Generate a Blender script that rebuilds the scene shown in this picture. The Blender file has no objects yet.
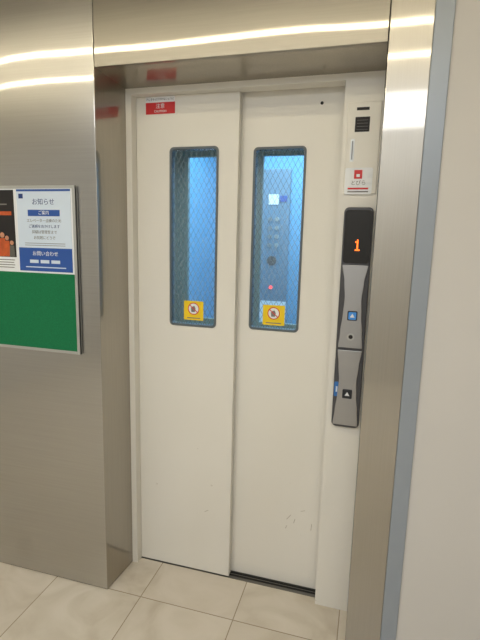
import bpy, bmesh, math, random
from mathutils import Matrix, Vector
random.seed(3)
scene=bpy.context.scene
try:
    scene.view_settings.view_transform='Standard'
except Exception: pass

# ------------------------------------------------------------ materials
def srgb(r,g,b):
    def f(c):
        c/=255.
        return c/12.92 if c<=.04045 else ((c+.055)/1.055)**2.4
    return (f(r),f(g),f(b),1)
class NT:
    def __init__(s,name):
        s.m=bpy.data.materials.new(name); s.m.use_nodes=True
        s.t=s.m.node_tree; s.n=s.t.nodes; s.l=s.t.links
        s.b=s.n['Principled BSDF']; s.out=s.n['Material Output']
    def node(s,ty,**k):
        nd=s.n.new(ty)
        for a,v in k.items():
            if a.startswith('i_'):
                key=a[2:]; key=int(key) if key.isdigit() else key.replace('_',' ')
                if isinstance(v,bpy.types.NodeSocket): s.l.new(v,nd.inputs[key])
                else: nd.inputs[key].default_value=v
            else: setattr(nd,a,v)
        return nd
    def math(s,op,a,b=0.0,c=0.0):
        nd=s.n.new('ShaderNodeMath'); nd.operation=op
        for i,v in enumerate((a,b,c)):
            if isinstance(v,bpy.types.NodeSocket): s.l.new(v,nd.inputs[i])
            else: nd.inputs[i].default_value=v
        return nd.outputs[0]
    def mix(s,fac,a,b):
        nd=s.n.new('ShaderNodeMix'); nd.data_type='RGBA'
        for i,v in ((0,fac),(6,a),(7,b)):
            if isinstance(v,bpy.types.NodeSocket): s.l.new(v,nd.inputs[i])
            else: nd.inputs[i].default_value=v
        return nd.outputs[2]
    def coord(s,scale=(1,1,1)):
        tc=s.n.new('ShaderNodeTexCoord'); mp=s.n.new('ShaderNodeMapping')
        mp.inputs['Scale'].default_value=scale
        s.l.new(tc.outputs['Object'],mp.inputs[0]); return mp.outputs[0]
def plain(name,col,rough=.5,metal=0,var=.04,nscale=12,emit=0,spec=.5):
    t=NT(name)
    nz=t.node('ShaderNodeTexNoise',i_Vector=t.coord(),i_Scale=nscale,i_Detail=3.0)
    d=tuple(c*(1-var*2) for c in col[:3])+(1,)
    c=t.mix(nz.outputs[0],d,tuple(min(1,c*(1+var)) for c in col[:3])+(1,))
    t.l.new(c,t.b.inputs['Base Color'])
    t.b.inputs['Roughness'].default_value=rough; t.b.inputs['Metallic'].default_value=metal
    t.b.inputs['Specular IOR Level'].default_value=spec
    if emit:
        t.b.inputs['Emission Color'].default_value=col; t.b.inputs['Emission Strength'].default_value=emit
    return t.m
def steel(name,col,rough,grain=(3,3,260),wav=.0,gloss=.0,sharp=.05):
    """brushed metal: a broad lobe from the grain plus a tight lobe from the polished surface"""
    t=NT(name)
    nz=t.node('ShaderNodeTexNoise',i_Vector=t.coord(grain),i_Scale=1.0,i_Detail=4.0)
    lg=t.node('ShaderNodeTexNoise',i_Vector=t.coord((1.2,1.2,.7)),i_Scale=1.3,i_Detail=1.0)
    c=t.mix(nz.outputs[0],tuple(x*.88 for x in col[:3])+(1,),col)
    c=t.mix(lg.outputs[0],tuple(x*.9 for x in col[:3])+(1,),c)
    t.l.new(c,t.b.inputs['Base Color'])
    t.b.inputs['Metallic'].default_value=1
    t.b.inputs['Roughness'].default_value=rough
    nrm=None
    if wav:
        b2=t.node('ShaderNodeBump',i_Height=lg.outputs[0],i_Strength=1.0,i_Distance=wav)
        nrm=b2.outputs[0]; t.l.new(nrm,t.b.inputs['Normal'])
    if gloss:
        g=t.node('ShaderNodeBsdfGlossy',i_Color=c,i_Roughness=sharp)
        if nrm: t.l.new(nrm,g.inputs['Normal'])
        fac=t.math('MULTIPLY_ADD',nz.outputs[0],.15,gloss-.075)
        mx=t.node('ShaderNodeMixShader',i_0=fac,i_1=t.b.outputs[0],i_2=g.outputs[0])
        t.l.new(mx.outputs[0],t.out.inputs[0])
    return t.m
M={}
M['steel']=steel('brushed_stainless',(.57,.56,.535,1),.30,grain=(3,3,240),wav=.016,gloss=.32,sharp=.05)
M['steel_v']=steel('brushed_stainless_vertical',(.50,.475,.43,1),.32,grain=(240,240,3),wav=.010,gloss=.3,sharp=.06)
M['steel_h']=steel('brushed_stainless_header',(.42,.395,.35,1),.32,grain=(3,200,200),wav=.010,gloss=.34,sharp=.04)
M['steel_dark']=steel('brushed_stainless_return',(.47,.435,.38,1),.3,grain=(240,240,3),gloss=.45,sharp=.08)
M['trim']=plain('grey_trim_metal',srgb(150,158,168),.35,.2,nscale=5)
M['plaster']=plain('white_plaster',srgb(204,201,197),.6,nscale=3,var=.02)
M['ceil']=plain('ceiling_board',srgb(166,158,144),.8,nscale=3)
M['roomwall']=plain('room_wall',srgb(200,196,188),.7,nscale=2)
M['black']=plain('black_gap',srgb(18,17,16),.7)
M['gasket']=plain('grey_window_gasket',srgb(90,98,102),.45)
M['silver']=plain('silver_aluminium',srgb(190,192,190),.35,.6)
M['white']=plain('white_plastic',srgb(226,223,214),.4,var=.01)
M['paper']=plain('paper_white',srgb(232,235,238),.6,var=.01)
M['paperblue']=plain('paper_pale_blue',srgb(206,220,236),.6,var=.01)
M['blueink']=plain('blue_ink',srgb(38,82,160),.6,var=.02)
M['navy']=plain('navy_ink',srgb(30,58,120),.6,var=.02)
M['blackink']=plain('black_ink',srgb(25,22,24),.6)
M['greyink']=plain('grey_ink',srgb(120,118,116),.6)
M['scuff']=plain('scuff_mark',srgb(172,164,150),.6)
M['orange']=plain('orange_ink',srgb(200,90,40),.6,var=.3,nscale=40)
M['skin']=plain('skin_ink',srgb(196,140,110),.6,var=.1,nscale=40)
M['redink']=plain('red_ink',srgb(205,28,30),.45,var=.02)
M['yellow']=plain('yellow_sticker',srgb(240,204,20),.45,var=.02)
M['sill']=plain('sill_aluminium',srgb(120,118,112),.4,.8)
M['panel']=plain('panel_charcoal',srgb(78,78,82),.38,.3)
M['gun']=steel('gunmetal_faceplate',(.46,.46,.47,1),.4,grain=(200,200,3))
M['disp']=plain('display_black',srgb(14,13,14),.15,var=0)
M['led']=plain('orange_led',(1,.16,.015,1),.5,var=0,emit=2.2)
M['bluebtn']=plain('blue_button',srgb(60,130,200),.35,var=0,emit=.25)
M['bluemark']=plain('blue_mark',srgb(50,110,180),.4,var=0)
M['darkbtn']=plain('button_black',srgb(30,34,42),.3)
M['redled']=plain('red_led',(1,.05,.05,1),.5,var=0,emit=3)

# white painted door: slight warm, soft dirt and scuffs towards the foot
t=NT('door_enamel')
co=t.coord(); sep=t.node('ShaderNodeSeparateXYZ',i_Vector=co)
n1=t.node('ShaderNodeTexNoise',i_Vector=co,i_Scale=2.2,i_Detail=2.0)
c=t.mix(n1.outputs[0],srgb(222,219,210),srgb(230,227,220))
low=t.math('MULTIPLY_ADD',sep.outputs[2],-.8,.75); low=t.math('MAXIMUM',low,0.0); low=t.math('MINIMUM',low,.6)
n2=t.node('ShaderNodeTexNoise',i_Vector=t.coord((9,9,7)),i_Scale=3.0,i_Detail=5.0,i_Roughness=.65)
sc=t.math('GREATER_THAN',n2.outputs[0],.70)
c=t.mix(t.math('MULTIPLY',sc,low),c,srgb(176,166,150))
n3=t.node('ShaderNodeTexNoise',i_Vector=t.coord((1,1,.3)),i_Scale=3.0,i_Detail=3.0)
c=t.mix(t.math('MULTIPLY',n3.outputs[0],t.math('MULTIPLY',low,.45)),c,srgb(188,178,164))
t.l.new(c,t.b.inputs['Base Color']); t.b.inputs['Roughness'].default_value=.42
M['door']=t.m
# wired glass
t=NT('wired_glass')
sep=t.node('ShaderNodeSeparateXYZ',i_Vector=t.coord())
def lines(sgn):
    v=t.math('MULTIPLY_ADD',sep.outputs[2],sgn,sep.outputs[0]); v=t.math('DIVIDE',v,.022)
    f=t.math('FRACT',v); f=t.math('SUBTRACT',f,.5); f=t.math('ABSOLUTE',f); return t.math('LESS_THAN',f,.05)
wm=t.math('MAXIMUM',lines(.55),lines(-.55))
tr=t.node('ShaderNodeBsdfTransparent',i_Color=(.84,.95,1,1))
gl=t.node('ShaderNodeBsdfGlossy',i_Color=(.9,.95,1,1),i_Roughness=.03)
df=t.node('ShaderNodeBsdfDiffuse',i_Color=(.3,.42,.48,1))
m1=t.node('ShaderNodeMixShader',i_0=.08,i_1=tr.outputs[0],i_2=gl.outputs[0])
m2=t.node('ShaderNodeMixShader',i_0=t.math('MULTIPLY',wm,.38),i_1=m1.outputs[0],i_2=df.outputs[0])
t.l.new(m2.outputs[0],t.out.inputs[0]); M['glass']=t.m
M['cabwall']=plain('cab_blue_lit_wall',srgb(100,168,208),.4,.0,nscale=2,var=.08)  # the car's blue light is put into the wall colour
M['cabshade']=plain('cab_door_shade_teal',srgb(112,146,152),.5)  # grey car door; its shaded teal look is put into the colour
M['cabcop']=plain('cab_operating_panel',srgb(110,142,166),.3,.2)
# marble floor tile
t=NT('beige_marble_tile')
co=t.coord(); sep=t.node('ShaderNodeSeparateXYZ',i_Vector=co)
S=.415
def grid(o,off):
    v=t.math('DIVIDE',t.math('SUBTRACT',o,off),S); f=t.math('FRACT',t.math('ADD',v,50.5)); f=t.math('SUBTRACT',f,.5)
    return t.math('LESS_THAN',t.math('ABSOLUTE',f),.005), t.math('FLOOR',t.math('ADD',v,50.0))
gx,ix=grid(sep.outputs[0],.115); gy,iy=grid(sep.outputs[1],-.187)
cid=t.node('ShaderNodeCombineXYZ',i_X=ix,i_Y=iy)
wn=t.node('ShaderNodeTexWhiteNoise',i_Vector=cid.outputs[0])
off=t.node('ShaderNodeVectorMath',operation='MULTIPLY_ADD'); t.l.new(wn.outputs['Color'],off.inputs[0]); off.inputs[1].default_value=(9,9,9); t.l.new(co,off.inputs[2])
v1=t.node('ShaderNodeTexNoise',i_Vector=off.outputs[0],i_Scale=4.0,i_Detail=6.0,i_Distortion=1.6)
rp=t.node('ShaderNodeValToRGB'); t.l.new(v1.outputs[0],rp.inputs[0])
rp.color_ramp.elements[0].position=.3; rp.color_ramp.elements[0].color=srgb(194,183,165)
rp.color_ramp.elements[1].position=.68; rp.color_ramp.elements[1].color=srgb(214,205,191)
e=rp.color_ramp.elements.new(.5); e.color=srgb(207,198,182)
c=t.mix(t.math('MULTIPLY',wn.outputs['Value'],.2),rp.outputs[0],srgb(188,174,155))
c=t.mix(t.math('MAXIMUM',gx,gy),c,srgb(156,142,122))
t.l.new(c,t.b.inputs['Base Color']); t.b.inputs['Roughness'].default_value=.25
M['tile']=t.m
# green felt
t=NT('green_felt')
n=t.node('ShaderNodeTexNoise',i_Vector=t.coord(),i_Scale=260.0,i_Detail=3.0)
c=t.mix(n.outputs[0],srgb(4,88,50),srgb(14,128,80)); t.l.new(c,t.b.inputs['Base Color']); t.b.inputs['Roughness'].default_value=.95
M['felt']=t.m

# ------------------------------------------------------------ geometry helpers
def empty(name):
    o=bpy.data.objects.new(name,None); scene.collection.objects.link(o); o.empty_display_size=.1; return o
def addobj(name,bm,mat,parent=None,bevel=0,smooth=False):
    bmesh.ops.recalc_face_normals(bm,faces=bm.faces)
    me=bpy.data.meshes.new(name); bm.to_mesh(me); bm.free()
    o=bpy.data.objects.new(name,me); scene.collection.objects.link(o)
    me.materials.append(M[mat] if isinstance(mat,str) else mat)
    if parent: o.parent=parent
    if bevel:
        b=o.modifiers.new('bevel','BEVEL'); b.width=bevel; b.segments=2; b.limit_method='ANGLE'
    if smooth:
        for p in me.polygons: p.use_smooth=True
    return o
def bx(bm,x0,x1,y0,y1,z0,z1):
    vs=[bm.verts.new(p) for p in ((x0,y0,z0),(x1,y0,z0),(x1,y1,z0),(x0,y1,z0),(x0,y0,z1),(x1,y0,z1),(x1,y1,z1),(x0,y1,z1))]
    for f in ((0,1,2,3),(4,5,6,7),(0,1,5,4),(1,2,6,5),(2,3,7,6),(3,0,4,7)): bm.faces.new([vs[i] for i in f])
def box(name,x0,x1,y0,y1,z0,z1,mat,parent=None,bevel=0):
    bm=bmesh.new(); bx(bm,x0,x1,y0,y1,z0,z1); return addobj(name,bm,mat,parent,bevel)
def hexa(name,P,mat,parent=None):
    bm=bmesh.new(); vs=[bm.verts.new(p) for p in P]
    for f in ((0,1,2,3),(4,5,6,7),(0,1,5,4),(1,2,6,5),(2,3,7,6),(3,0,4,7)): bm.faces.new([vs[i] for i in f])
    return addobj(name,bm,mat,parent)
def rrect(x0,x1,z0,z1,r,n=6):
    pts=[]
    for cx,cz,a in ((x1-r,z1-r,0),(x0+r,z1-r,90),(x0+r,z0+r,180),(x1-r,z0+r,270)):
        for i in range(n+1):
            th=math.radians(a+90*i/n); pts.append((cx+r*math.cos(th),cz+r*math.sin(th)))
    return pts
def prism(name,pts,y0,y1,mat,parent=None,bevel=0):
    bm=bmesh.new()
    a=[bm.verts.new((x,y0,z)) for x,z in pts]; b=[bm.verts.new((x,y1,z)) for x,z in pts]
    bm.faces.new(a); bm.faces.new(b); n=len(pts)
    for i in range(n): bm.faces.new((a[i],a[(i+1)%n],b[(i+1)%n],b[i]))
    return addobj(name,bm,mat,parent,bevel)
def ring(name,po,pi,y0,y1,mat,parent=None,bevel=0):
    bm=bmesh.new(); n=len(po)
    L=[[bm.verts.new((x,y,z)) for x,z in p] for p,y in ((po,y0),(pi,y0),(pi,y1),(po,y1))]
    for k in range(4):
        A=L[k];B=L[(k+1)%4]
        for i in range(n): bm.faces.new((A[i],A[(i+1)%n],B[(i+1)%n],B[i]))
    return addobj(name,bm,mat,parent,bevel)
def circ(cx,cz,r,n=24): return [(cx+r*math.cos(2*math.pi*i/n),cz+r*math.sin(2*math.pi*i/n)) for i in range(n)]
def text(name,s,x,z,y,size,mat,parent,sx=1,align='CENTER'):
    cu=bpy.data.curves.new(name,'FONT'); cu.body=s; cu.size=size; cu.align_x=align; cu.align_y='CENTER'; cu.extrude=.0002
    cu.materials.append(M[mat]); o=bpy.data.objects.new(name,cu); scene.collection.objects.link(o)
    o.location=(x,y,z); o.rotation_euler=(math.pi/2,0,0); o.scale=(sx,1,1); o.parent=parent; return o

# ------------------------------------------------------------ room shell
F=-.196; CE=2.62; XL=-2.4; XR=2.3; YB=-3.9
box('floor',XL-.1,XR+.1,YB-.1,.036,-.1,0,'tile')
box('ceiling',XL-.1,XR+.1,YB-.1,.02,CE,CE+.1,'ceil')
box('wall_west',XL-.1,XL,YB,F,0,CE,'roomwall')
box('wall_east',XR,XR+.1,YB,F,0,CE,'roomwall')
box('wall_south',XL-.1,XR+.1,YB-.1,YB,0,CE,'roomwall')
wn_=empty('wall_north')
box('steel_panel_left',XL,-.0415,F,F+.02,0.004,CE,'steel',wn_,.002)
box('panel_seam',-.043,-.0385,F+.004,F+.02,2.16,CE,'black',wn_)
hexa('steel_return_left',[(-.06,F+.001,.004),(-.0405,F+.001,.004),(-.0238,.02,.004),(-.06,.02,.004),(-.06,F+.001,2.16),(-.0405,F+.001,2.16),(-.0238,.02,2.16),(-.06,.02,2.16)],'steel_dark',wn_)
hexa('base_gap_left',[(XL,F+.004,0),(-.043,F+.004,0),(-.026,.02,0),(XL,.02,0),(XL,F+.004,.005),(-.043,F+.004,.005),(-.026,.02,.005),(XL,.02,.005)],'black',wn_)
box('header_panel',-.0385,.9725,F,F+.02,2.126,CE,'steel_h',wn_,.0015)
box('seam_right',.9725,.976,F+.004,F+.02,2.0,CE,'black',wn_)
hexa('header_soffit',[(-.045,F+.012,2.1265),(.98,F+.012,2.1265),(.98,.0,2.111),(-.045,.0,2.111),(-.045,F+.012,2.2),(.98,F+.012,2.2),(.98,.0,2.2),(-.045,.0,2.2)],'steel_dark',wn_)
box('steel_column_right',.975,1.1,F,.0,0,CE,'steel_v',wn_,.002)
box('plaster_right',1.152,XR,F,F+.1,0,CE,'plaster',wn_)
box('trim_1',1.0995,1.153,F-.008,F+.1,0,CE,'trim',None,.002)

# ------------------------------------------------------------ elevator door
ed=empty('elevator_door')
box('frame_left',-.03,0,.0,.09,0,2.088,'door',ed)
box('frame_head',-.03,.974,.0003,.06,2.088,2.2,'door',ed)
box('frame_right',.84,.974,.0,.07,0,2.088,'door',ed)
box('frame_head_back',-.03,.974,.06,.2,2.1,2.2,'door',ed)
box('frame_right_return',.862,.974,.07,.2,0,2.1,'door',ed)
W=[(.150,.361,1.157,1.89),(.493,.703,1.157,1.888)]
def leaf(nm,x0,x1,y0,y1,z0,z1,w,mat,par):
    a,b,c,d=w; i=.007; a+=i;b-=i;c+=i;d-=i
    bm=bmesh.new(); bx(bm,x0,a,y0,y1,z0,z1); bx(bm,b,x1,y0,y1,z0,z1); bx(bm,a,b,y0,y1,z0,c); bx(bm,a,b,y0,y1,d,z1)
    bmesh.ops.remove_doubles(bm,verts=bm.verts,dist=1e-5)
    return addobj(nm,bm,mat,par)
leaf('leaf_left',.001,.4415,.04,.072,.005,2.0875,W[0],'door',ed)
leaf('leaf_right',.405,.86,.08,.112,.005,2.0995,W[1],'door',ed)
for k,(w,y) in enumerate(zip(W,(.04,.08))):
    a,b,c,d=w
    ring('window_gasket_%d'%(k+1),rrect(a,b,c,d,.018),rrect(a+.009,b-.009,c+.009,d-.009,.012),y-.003,y+.032,'gasket',ed)
    prism('window_glass_%d'%(k+1),rrect(a+.004,b-.004,c+.004,d-.004,.012),y+.005,y+.009,'glass',ed)
box('sill',-.02,.86,.0365,.2,-.02,.001,'sill',ed)
box('sill_groove_front',-.0,.858,.052,.062,.0,.002,'black',ed)
box('sill_groove_back',.44,.858,.068,.076,.0,.002,'black',ed)
prism('door_key_hole',circ(.752,2.039,.006),.0785,.081,'blackink',ed)
for k,(x,z,l,a) in enumerate(((.70,.33,.03,.9),(.725,.315,.02,1.3),(.76,.37,.02,.3),(.33,.31,.02,.5),(.69,.28,.015,1.2),(.80,.30,.03,1.5))):
    y=.0795 if x>.44 else .0395
    dx=l*math.cos(a)/2; dz=l*math.sin(a)/2; w=.0011
    prism('scuff_%d'%(k+1),[(x-dx-w,z-dz),(x-dx+w,z-dz-w),(x+dx+w,z+dz),(x+dx-w,z+dz+w)],y,y+.0008,'scuff',ed)

# ------------------------------------------------------------ lift car behind the doors
cab=empty('elevator_cab')
CY=.24; CB=1.5; CX0=-.16; CX1=1.16
leaf('cab_door_left',-.16,.44,CY-.02,CY,.01,2.15,W[0],'cabshade',cab)
leaf('cab_door_right',.44,1.16,CY-.02,CY,.01,2.15,W[1],'cabshade',cab)
box('cab_wall_left',CX0-.03,CX0,CY,CB,0,2.3,'cabwall',cab)
box('cab_wall_right',CX1,CX1+.03,CY,CB,0,2.3,'cabwall',cab)
box('cab_wall_rear',CX0-.03,CX1+.03,CB,CB+.03,0,2.3,'cabwall',cab)
box('cab_ceiling',CX0,CX1,CY,CB,2.3,2.33,'white',cab)
box('cab_floor',CX0,CX1,CY,CB,-.03,0,'sill',cab)
box('cab_front_return',CX0-.03,CX1+.03,CY-.02,CY,2.15,2.33,'cabshade',cab)
box('operating_panel',.19,.40,CB-.02,CB,.85,2.02,'cabcop',cab,.004)
box('panel_display',.25,.32,CB-.026,CB-.018,1.78,1.85,'paper',cab)
box('panel_screen',.33,.38,CB-.026,CB-.018,1.80,1.84,'blueink',cab)
for i in range(4):
    for j in range(2): prism('panel_button_%d_%d'%(i,j),circ(.265+j*.05,1.68-i*.06,.015),CB-.03,CB-.018,'silver' if j else 'gun',cab)
prism('speaker_grille',circ(.285,1.39,.034),CB-.025,CB-.018,'panel',cab)
prism('panel_lamp',circ(.285,1.2,.012),CB-.03,CB-.018,'redled',cab)
box('cab_notice',.12,.4,CB-.024,CB-.019,.93,1.1,'paper',cab)
prism('handrail',circ(0,0,.018),-.5,.5,'silver',cab).matrix_local=Matrix.Translation((.5,CB-.07,.84))@Matrix.Rotation(math.pi/2,4,'Z')
box('cab_notice_side',CX0,CX0+.004,.62,.86,1.02,1.22,'paper',cab)
box('side_operating_panel',CX0,CX0+.02,.6,.78,1.25,1.8,'cabcop',cab,.003)
prism('lamp_side',circ(0,0,.014),-.003,.003,'redled',cab).matrix_local=Matrix.Translation((CX0+.024,.7,1.3))@Matrix.Rotation(math.pi/2,4,'Z')

# ------------------------------------------------------------ stickers and signs
sg=empty('warning_sign')
box('plate',.045,.173,.0385,.0395,2.020,2.086,'redink',sg)
box('plate_top',.045,.173,.038,.0385,2.064,2.086,'paper',sg)
text('caption','戸に手をはさまれないように',.109,2.075,.0378,.0105,'blackink',sg,.9)
text('word','注意',.109,2.049,.0383,.02,'paper',sg)
text('caption_small','CAUTION',.109,2.030,.0383,.012,'paper',sg)
def sticker(x0,x1,z0,z1,y):
    s=empty('door_warning_sticker')
    prism('base',rrect(x0,x1,z0,z1,.004,3),y-.0018,y-.0008,'yellow',s)
    cx=(x0+x1)/2; cz=(z0+z1)/2+.008
    prism('disc',circ(cx,cz,.024),y-.0022,y-.0018,'paper',s)
    ring('prohibition_ring',circ(cx,cz,.026),circ(cx,cz,.0225),y-.0028,y-.0022,'redink',s)
    prism('prohibition_bar',[(cx-.020,cz+.015),(cx-.0175,cz+.0175),(cx+.020,cz-.015),(cx+.0175,cz-.0175)],y-.0028,y-.0022,'redink',s)
    prism('hand',[(cx-.010,cz-.014),(cx+.005,cz-.014),(cx+.009,cz),(cx+.004,cz+.012),(cx-.004,cz+.010),(cx-.012,cz+.004)],y-.0024,y-.002,'greyink',s)
    box('caption_bar',x0+.014,x1-.014,y-.0022,y-.0018,z0+.007,z0+.011,'greyink',s)
    return s
sticker(.214,.302,1.184,1.266,.0455)
sticker(.551,.643,1.180,1.264,.0855)

# ------------------------------------------------------------ indicator plate above call panel
ip=empty('elevator_notice_plate')
box('plate',.855,.9685,-.006,-.0005,1.70,2.012,'white',ip,.002)
box('display_square',.882,.932,-.0068,-.0055,1.912,1.962,'blackink',ip)
for j in range(4):
    box('display_row_%d'%j,.888,.926,-.0071,-.0066,1.919+j*.0105,1.9200+j*.0105,'greyink',ip)
box('text_line_a',.885,.928,-.0068,-.0055,1.984,1.994,'blackink',ip)
box('key_slot',.871,.884,-.0072,-.0055,1.812,1.888,'silver',ip)
box('key_slot_gap',.8755,.8795,-.0076,-.007,1.818,1.882,'panel',ip)
st=empty('notice_sticker')
prism('base',rrect(.858,.954,1.698,1.79,.006,3),-.0085,-.0062,'paper',st)
box('icon',.890,.918,-.0092,-.0084,1.752,1.782,'redink',st)
box('icon_inner',.898,.910,-.0096,-.009,1.758,1.768,'paper',st)
text('caption','とびら',.906,1.737,-.0092,.018,'greyink',st)
box('caption_line',.87,.942,-.0092,-.0084,1.715,1.721,'redink',st)
box('caption_line_low',.87,.942,-.0092,-.0084,1.705,1.709,'greyink',st)

# ------------------------------------------------------------ hall call panel
cp=empty('elevator_call_panel')
px0,px1,pz0,pz1=.864,.9675,.818,1.652
prism('backplate',rrect(px0,px1,pz0,pz1,.018),-.022,-.0005,'panel',cp,.003)
prism('display_window',rrect(px0+.005,px1-.004,1.452,1.642,.012),-.0245,-.021,'disp',cp,.001)
ds=.0058
for k,(i,j) in enumerate([(2,0),(2,1),(2,2),(2,3),(2,4),(2,5),(2,6),(1,5),(1,0),(3,0)]):
    x=.904+i*ds; z=1.497+j*ds
    box('led_dot_%d'%k,x,x+ds*.9,-.0252,-.0243,z,z+ds*.9,'led',cp)
def plate(nm,z0,z1,prof):
    cx=(px0+px1)/2; n=len(prof); L=[];R=[]
    for i in range(33):
        s=i/32; z=z0+(z1-z0)*s; f=s*(n-1); k=min(int(f),n-2); u=f-k; u=u*u*(3-2*u)
        h=prof[k]*(1-u)+prof[k+1]*u; R.append((cx+h,z)); L.append((cx-h,z))
    prism(nm,R+L[::-1],-.027,-.021,'gun',cp,.0015)
plate('faceplate_upper',1.135,1.445,[.044,.040,.034,.031,.036,.046])
plate('faceplate_lower',.828,1.125,[.047,.042,.036,.033,.038,.044])
def button(nm,cx,cz):
    prism(nm+'_bezel',rrect(cx-.018,cx+.018,cz-.018,cz+.018,.004,3),-.030,-.026,'darkbtn',cp,.001)
    prism(nm+'_face',rrect(cx-.014,cx+.014,cz-.014,cz+.014,.003,3),-.0315,-.0295,'bluebtn' if cz>1.1 else 'darkbtn',cp)
    prism(nm+'_arrow',[(cx-.009,cz-.006),(cx+.009,cz-.006),(cx,cz+.009)],-.0325,-.031,'paper',cp)
button('call_button_up',.917,1.258)
button('call_button_low',.917,.955)
ring('key_switch_ring',circ(.916,1.178,.014),circ(.916,1.178,.008),-.0305,-.026,'silver',cp)
prism('key_switch',circ(.916,1.178,.008),-.0285,-.026,'blackink',cp)
prism('wheelchair_mark',rrect(.8665,.885,.94,.998,.004,3),-.0232,-.0215,'bluemark',cp)
box('wheelchair_icon',.873,.879,-.0238,-.023,.958,.98,'paperblue',cp)

# ------------------------------------------------------------ notice board
bb=empty('bulletin_board')
X0,X1,Z0,Z1=-.95,-.128,1.055,1.714
prism('frame_back',[(X0,Z0),(X1,Z0),(X1,Z1),(X0,Z1)],F-.012,F,'silver',bb)
ring('frame_edge',[(X0,Z0),(X1,Z0),(X1,Z1),(X0,Z1)],[(X0+.012,Z0+.012),(X1-.012,Z0+.012),(X1-.012,Z1-.012),(X0+.012,Z1-.012)],F-.015,F-.002,'silver',bb,.001)
box('felt',X0+.011,X1-.011,F-.0145,F-.011,Z0+.011,1.376,'felt',bb)
box('white_panel',X0+.011,X1-.011,F-.0145,F-.011,1.376,Z1-.011,'paper',bb)
y=F-.0165
p1=empty('poster')
box('sheet',-.62,-.400,y,y+.0014,1.385,1.702,'paper',p1)
box('photo',-.62,-.406,y-.0006,y,1.435,1.698,'blackink',p1)
# crowd picture: heads and coats along the foot of the dark photograph
for i in range(9):
    x=-.605+i*.0225; z=1.47+random.random()*.05; s=.011+random.random()*.005
    prism('coat_%d'%i,[(x-s*1.2,1.437),(x+min(s*1.2,-.407-x),1.437),(x+min(s*.9,-.407-x),z-.004),(x-s*.9,z-.004)],y-.0010-.0001*i,y-.0004,random.choice(['orange','redink','sill','navy']),p1)
    prism('head_%d'%i,circ(min(x,-.407-s),z+s*.6,s*.8,12),y-.0012-.0001*i,y-.0004,'skin',p1)
box('title_bar',-.60,-.42,y-.001,y-.0004,1.60,1.615,'orange',p1)
box('title_line',-.58,-.44,y-.001,y-.0004,1.64,1.645,'greyink',p1)
for i in range(4): box('line_%d'%i,-.6,-.42+.004*(i%2),y-.0008,y,1.392+i*.010,1.395+i*.010,'sill',p1)
p2=empty('poster')
a,b=-.392,-.146
box('sheet',a,b,y,y+.0014,1.383,1.700,'paperblue',p2)
box('band_top',a,b,y-.0006,y,1.692,1.700,'blueink',p2)
box('logo',a+.01,a+.03,y-.0006,y,1.665,1.683,'navy',p2)
box('heading',a+.05,b-.05,y-.0006,y,1.598,1.622,'blueink',p2)
text('heading_word','ご案内',(a+b)/2,1.610,y-.0008,.017,'paper',p2)
text('heading_text','お知らせ',(a+b)/2,1.651,y-.0004,.026,'navy',p2)
for i,s in enumerate(('エレベーター点検のため','ご迷惑をおかけします','詳細は管理室まで','お気軽にどうぞ')):
    text('text_%d'%i,s,(a+b)/2,1.58-i*.022,y-.0004,.0145,'navy' if i==1 else 'greyink',p2)
for i in range(2): box('rule_%d'%i,a+.03,b-.03,y-.0006,y,1.492-i*.008,1.494-i*.008,'greyink',p2)
box('band_bottom',a,b,y-.0006,y,1.383,1.475,'blueink',p2)
text('band_text','お問い合わせ',(a+b)/2,1.452,y-.0008,.02,'paper',p2)
for i in range(3): box('chip_%d'%i,a+.05+i*.05,a+.09+i*.05,y-.0012,y-.0005,1.415,1.428,'paperblue',p2)
box('band_line',a+.03,b-.03,y-.0012,y-.0005,1.397,1.401,'paperblue',p2)

# ------------------------------------------------------------ lights
def emis(name,col,s):
    t=NT(name); t.b.inputs['Base Color'].default_value=(1,1,1,1)
    t.b.inputs['Emission Color'].default_value=col; t.b.inputs['Emission Strength'].default_value=s; return t.m
M['tube']=emis('tube_light',(1,.88,.62,1),18)
for yy in (-1.2,-1.62):
    e=empty('ceiling_light')
    box('housing',XL+.3,XR-.3,yy-.05,yy+.05,CE-.02,CE-.001,'white',e,.003)
    box('tube',XL+.32,XR-.32,yy-.018,yy+.018,CE-.032,CE-.018,M['tube'],e,.004)
def area(name,loc,rot,sx,sy,p,col):
    l=bpy.data.lights.new(name,'AREA'); l.shape='RECTANGLE'; l.size=sx; l.size_y=sy; l.energy=p; l.color=col
    o=bpy.data.objects.new(name,l); o.location=loc; o.rotation_euler=rot; scene.collection.objects.link(o); return o
area('added_soft_fill',(.2,-2.9,CE-.03),(0,0,0),3.2,1.2,70,(.92,.96,1))  # added soft fill behind the camera to brighten the scene, not a real fixture
area('cab_light',(.5,.85,2.28),(0,0,0),.9,.9,25,(.85,.96,1))
w=bpy.data.worlds.new('world'); scene.world=w; w.use_nodes=True
w.node_tree.nodes['Background'].inputs[0].default_value=(.9,.92,1,1); w.node_tree.nodes['Background'].inputs[1].default_value=.3

# ------------------------------------------------------------ camera
cx,cy,cz,yaw,pitch,roll,f=.971,-1.7662,1.5199,.2731,.1691,.0254,459.7
fw=Vector((math.sin(-yaw)*math.cos(pitch),math.cos(yaw)*math.cos(pitch),-math.sin(pitch)))
r=Vector((math.cos(yaw),math.sin(yaw),0)); u=r.cross(fw)
r2=r*math.cos(roll)+u*math.sin(roll); u2=-r*math.sin(roll)+u*math.cos(roll)
cam=bpy.data.cameras.new('camera'); co=bpy.data.objects.new('camera',cam); scene.collection.objects.link(co)
m=Matrix((r2,u2,-fw)).transposed().to_4x4(); m.translation=(cx,cy,cz); co.matrix_world=m
cam.sensor_fit='AUTO'; cam.sensor_width=36; cam.lens=f*36/640; cam.clip_start=.02
scene.camera=co
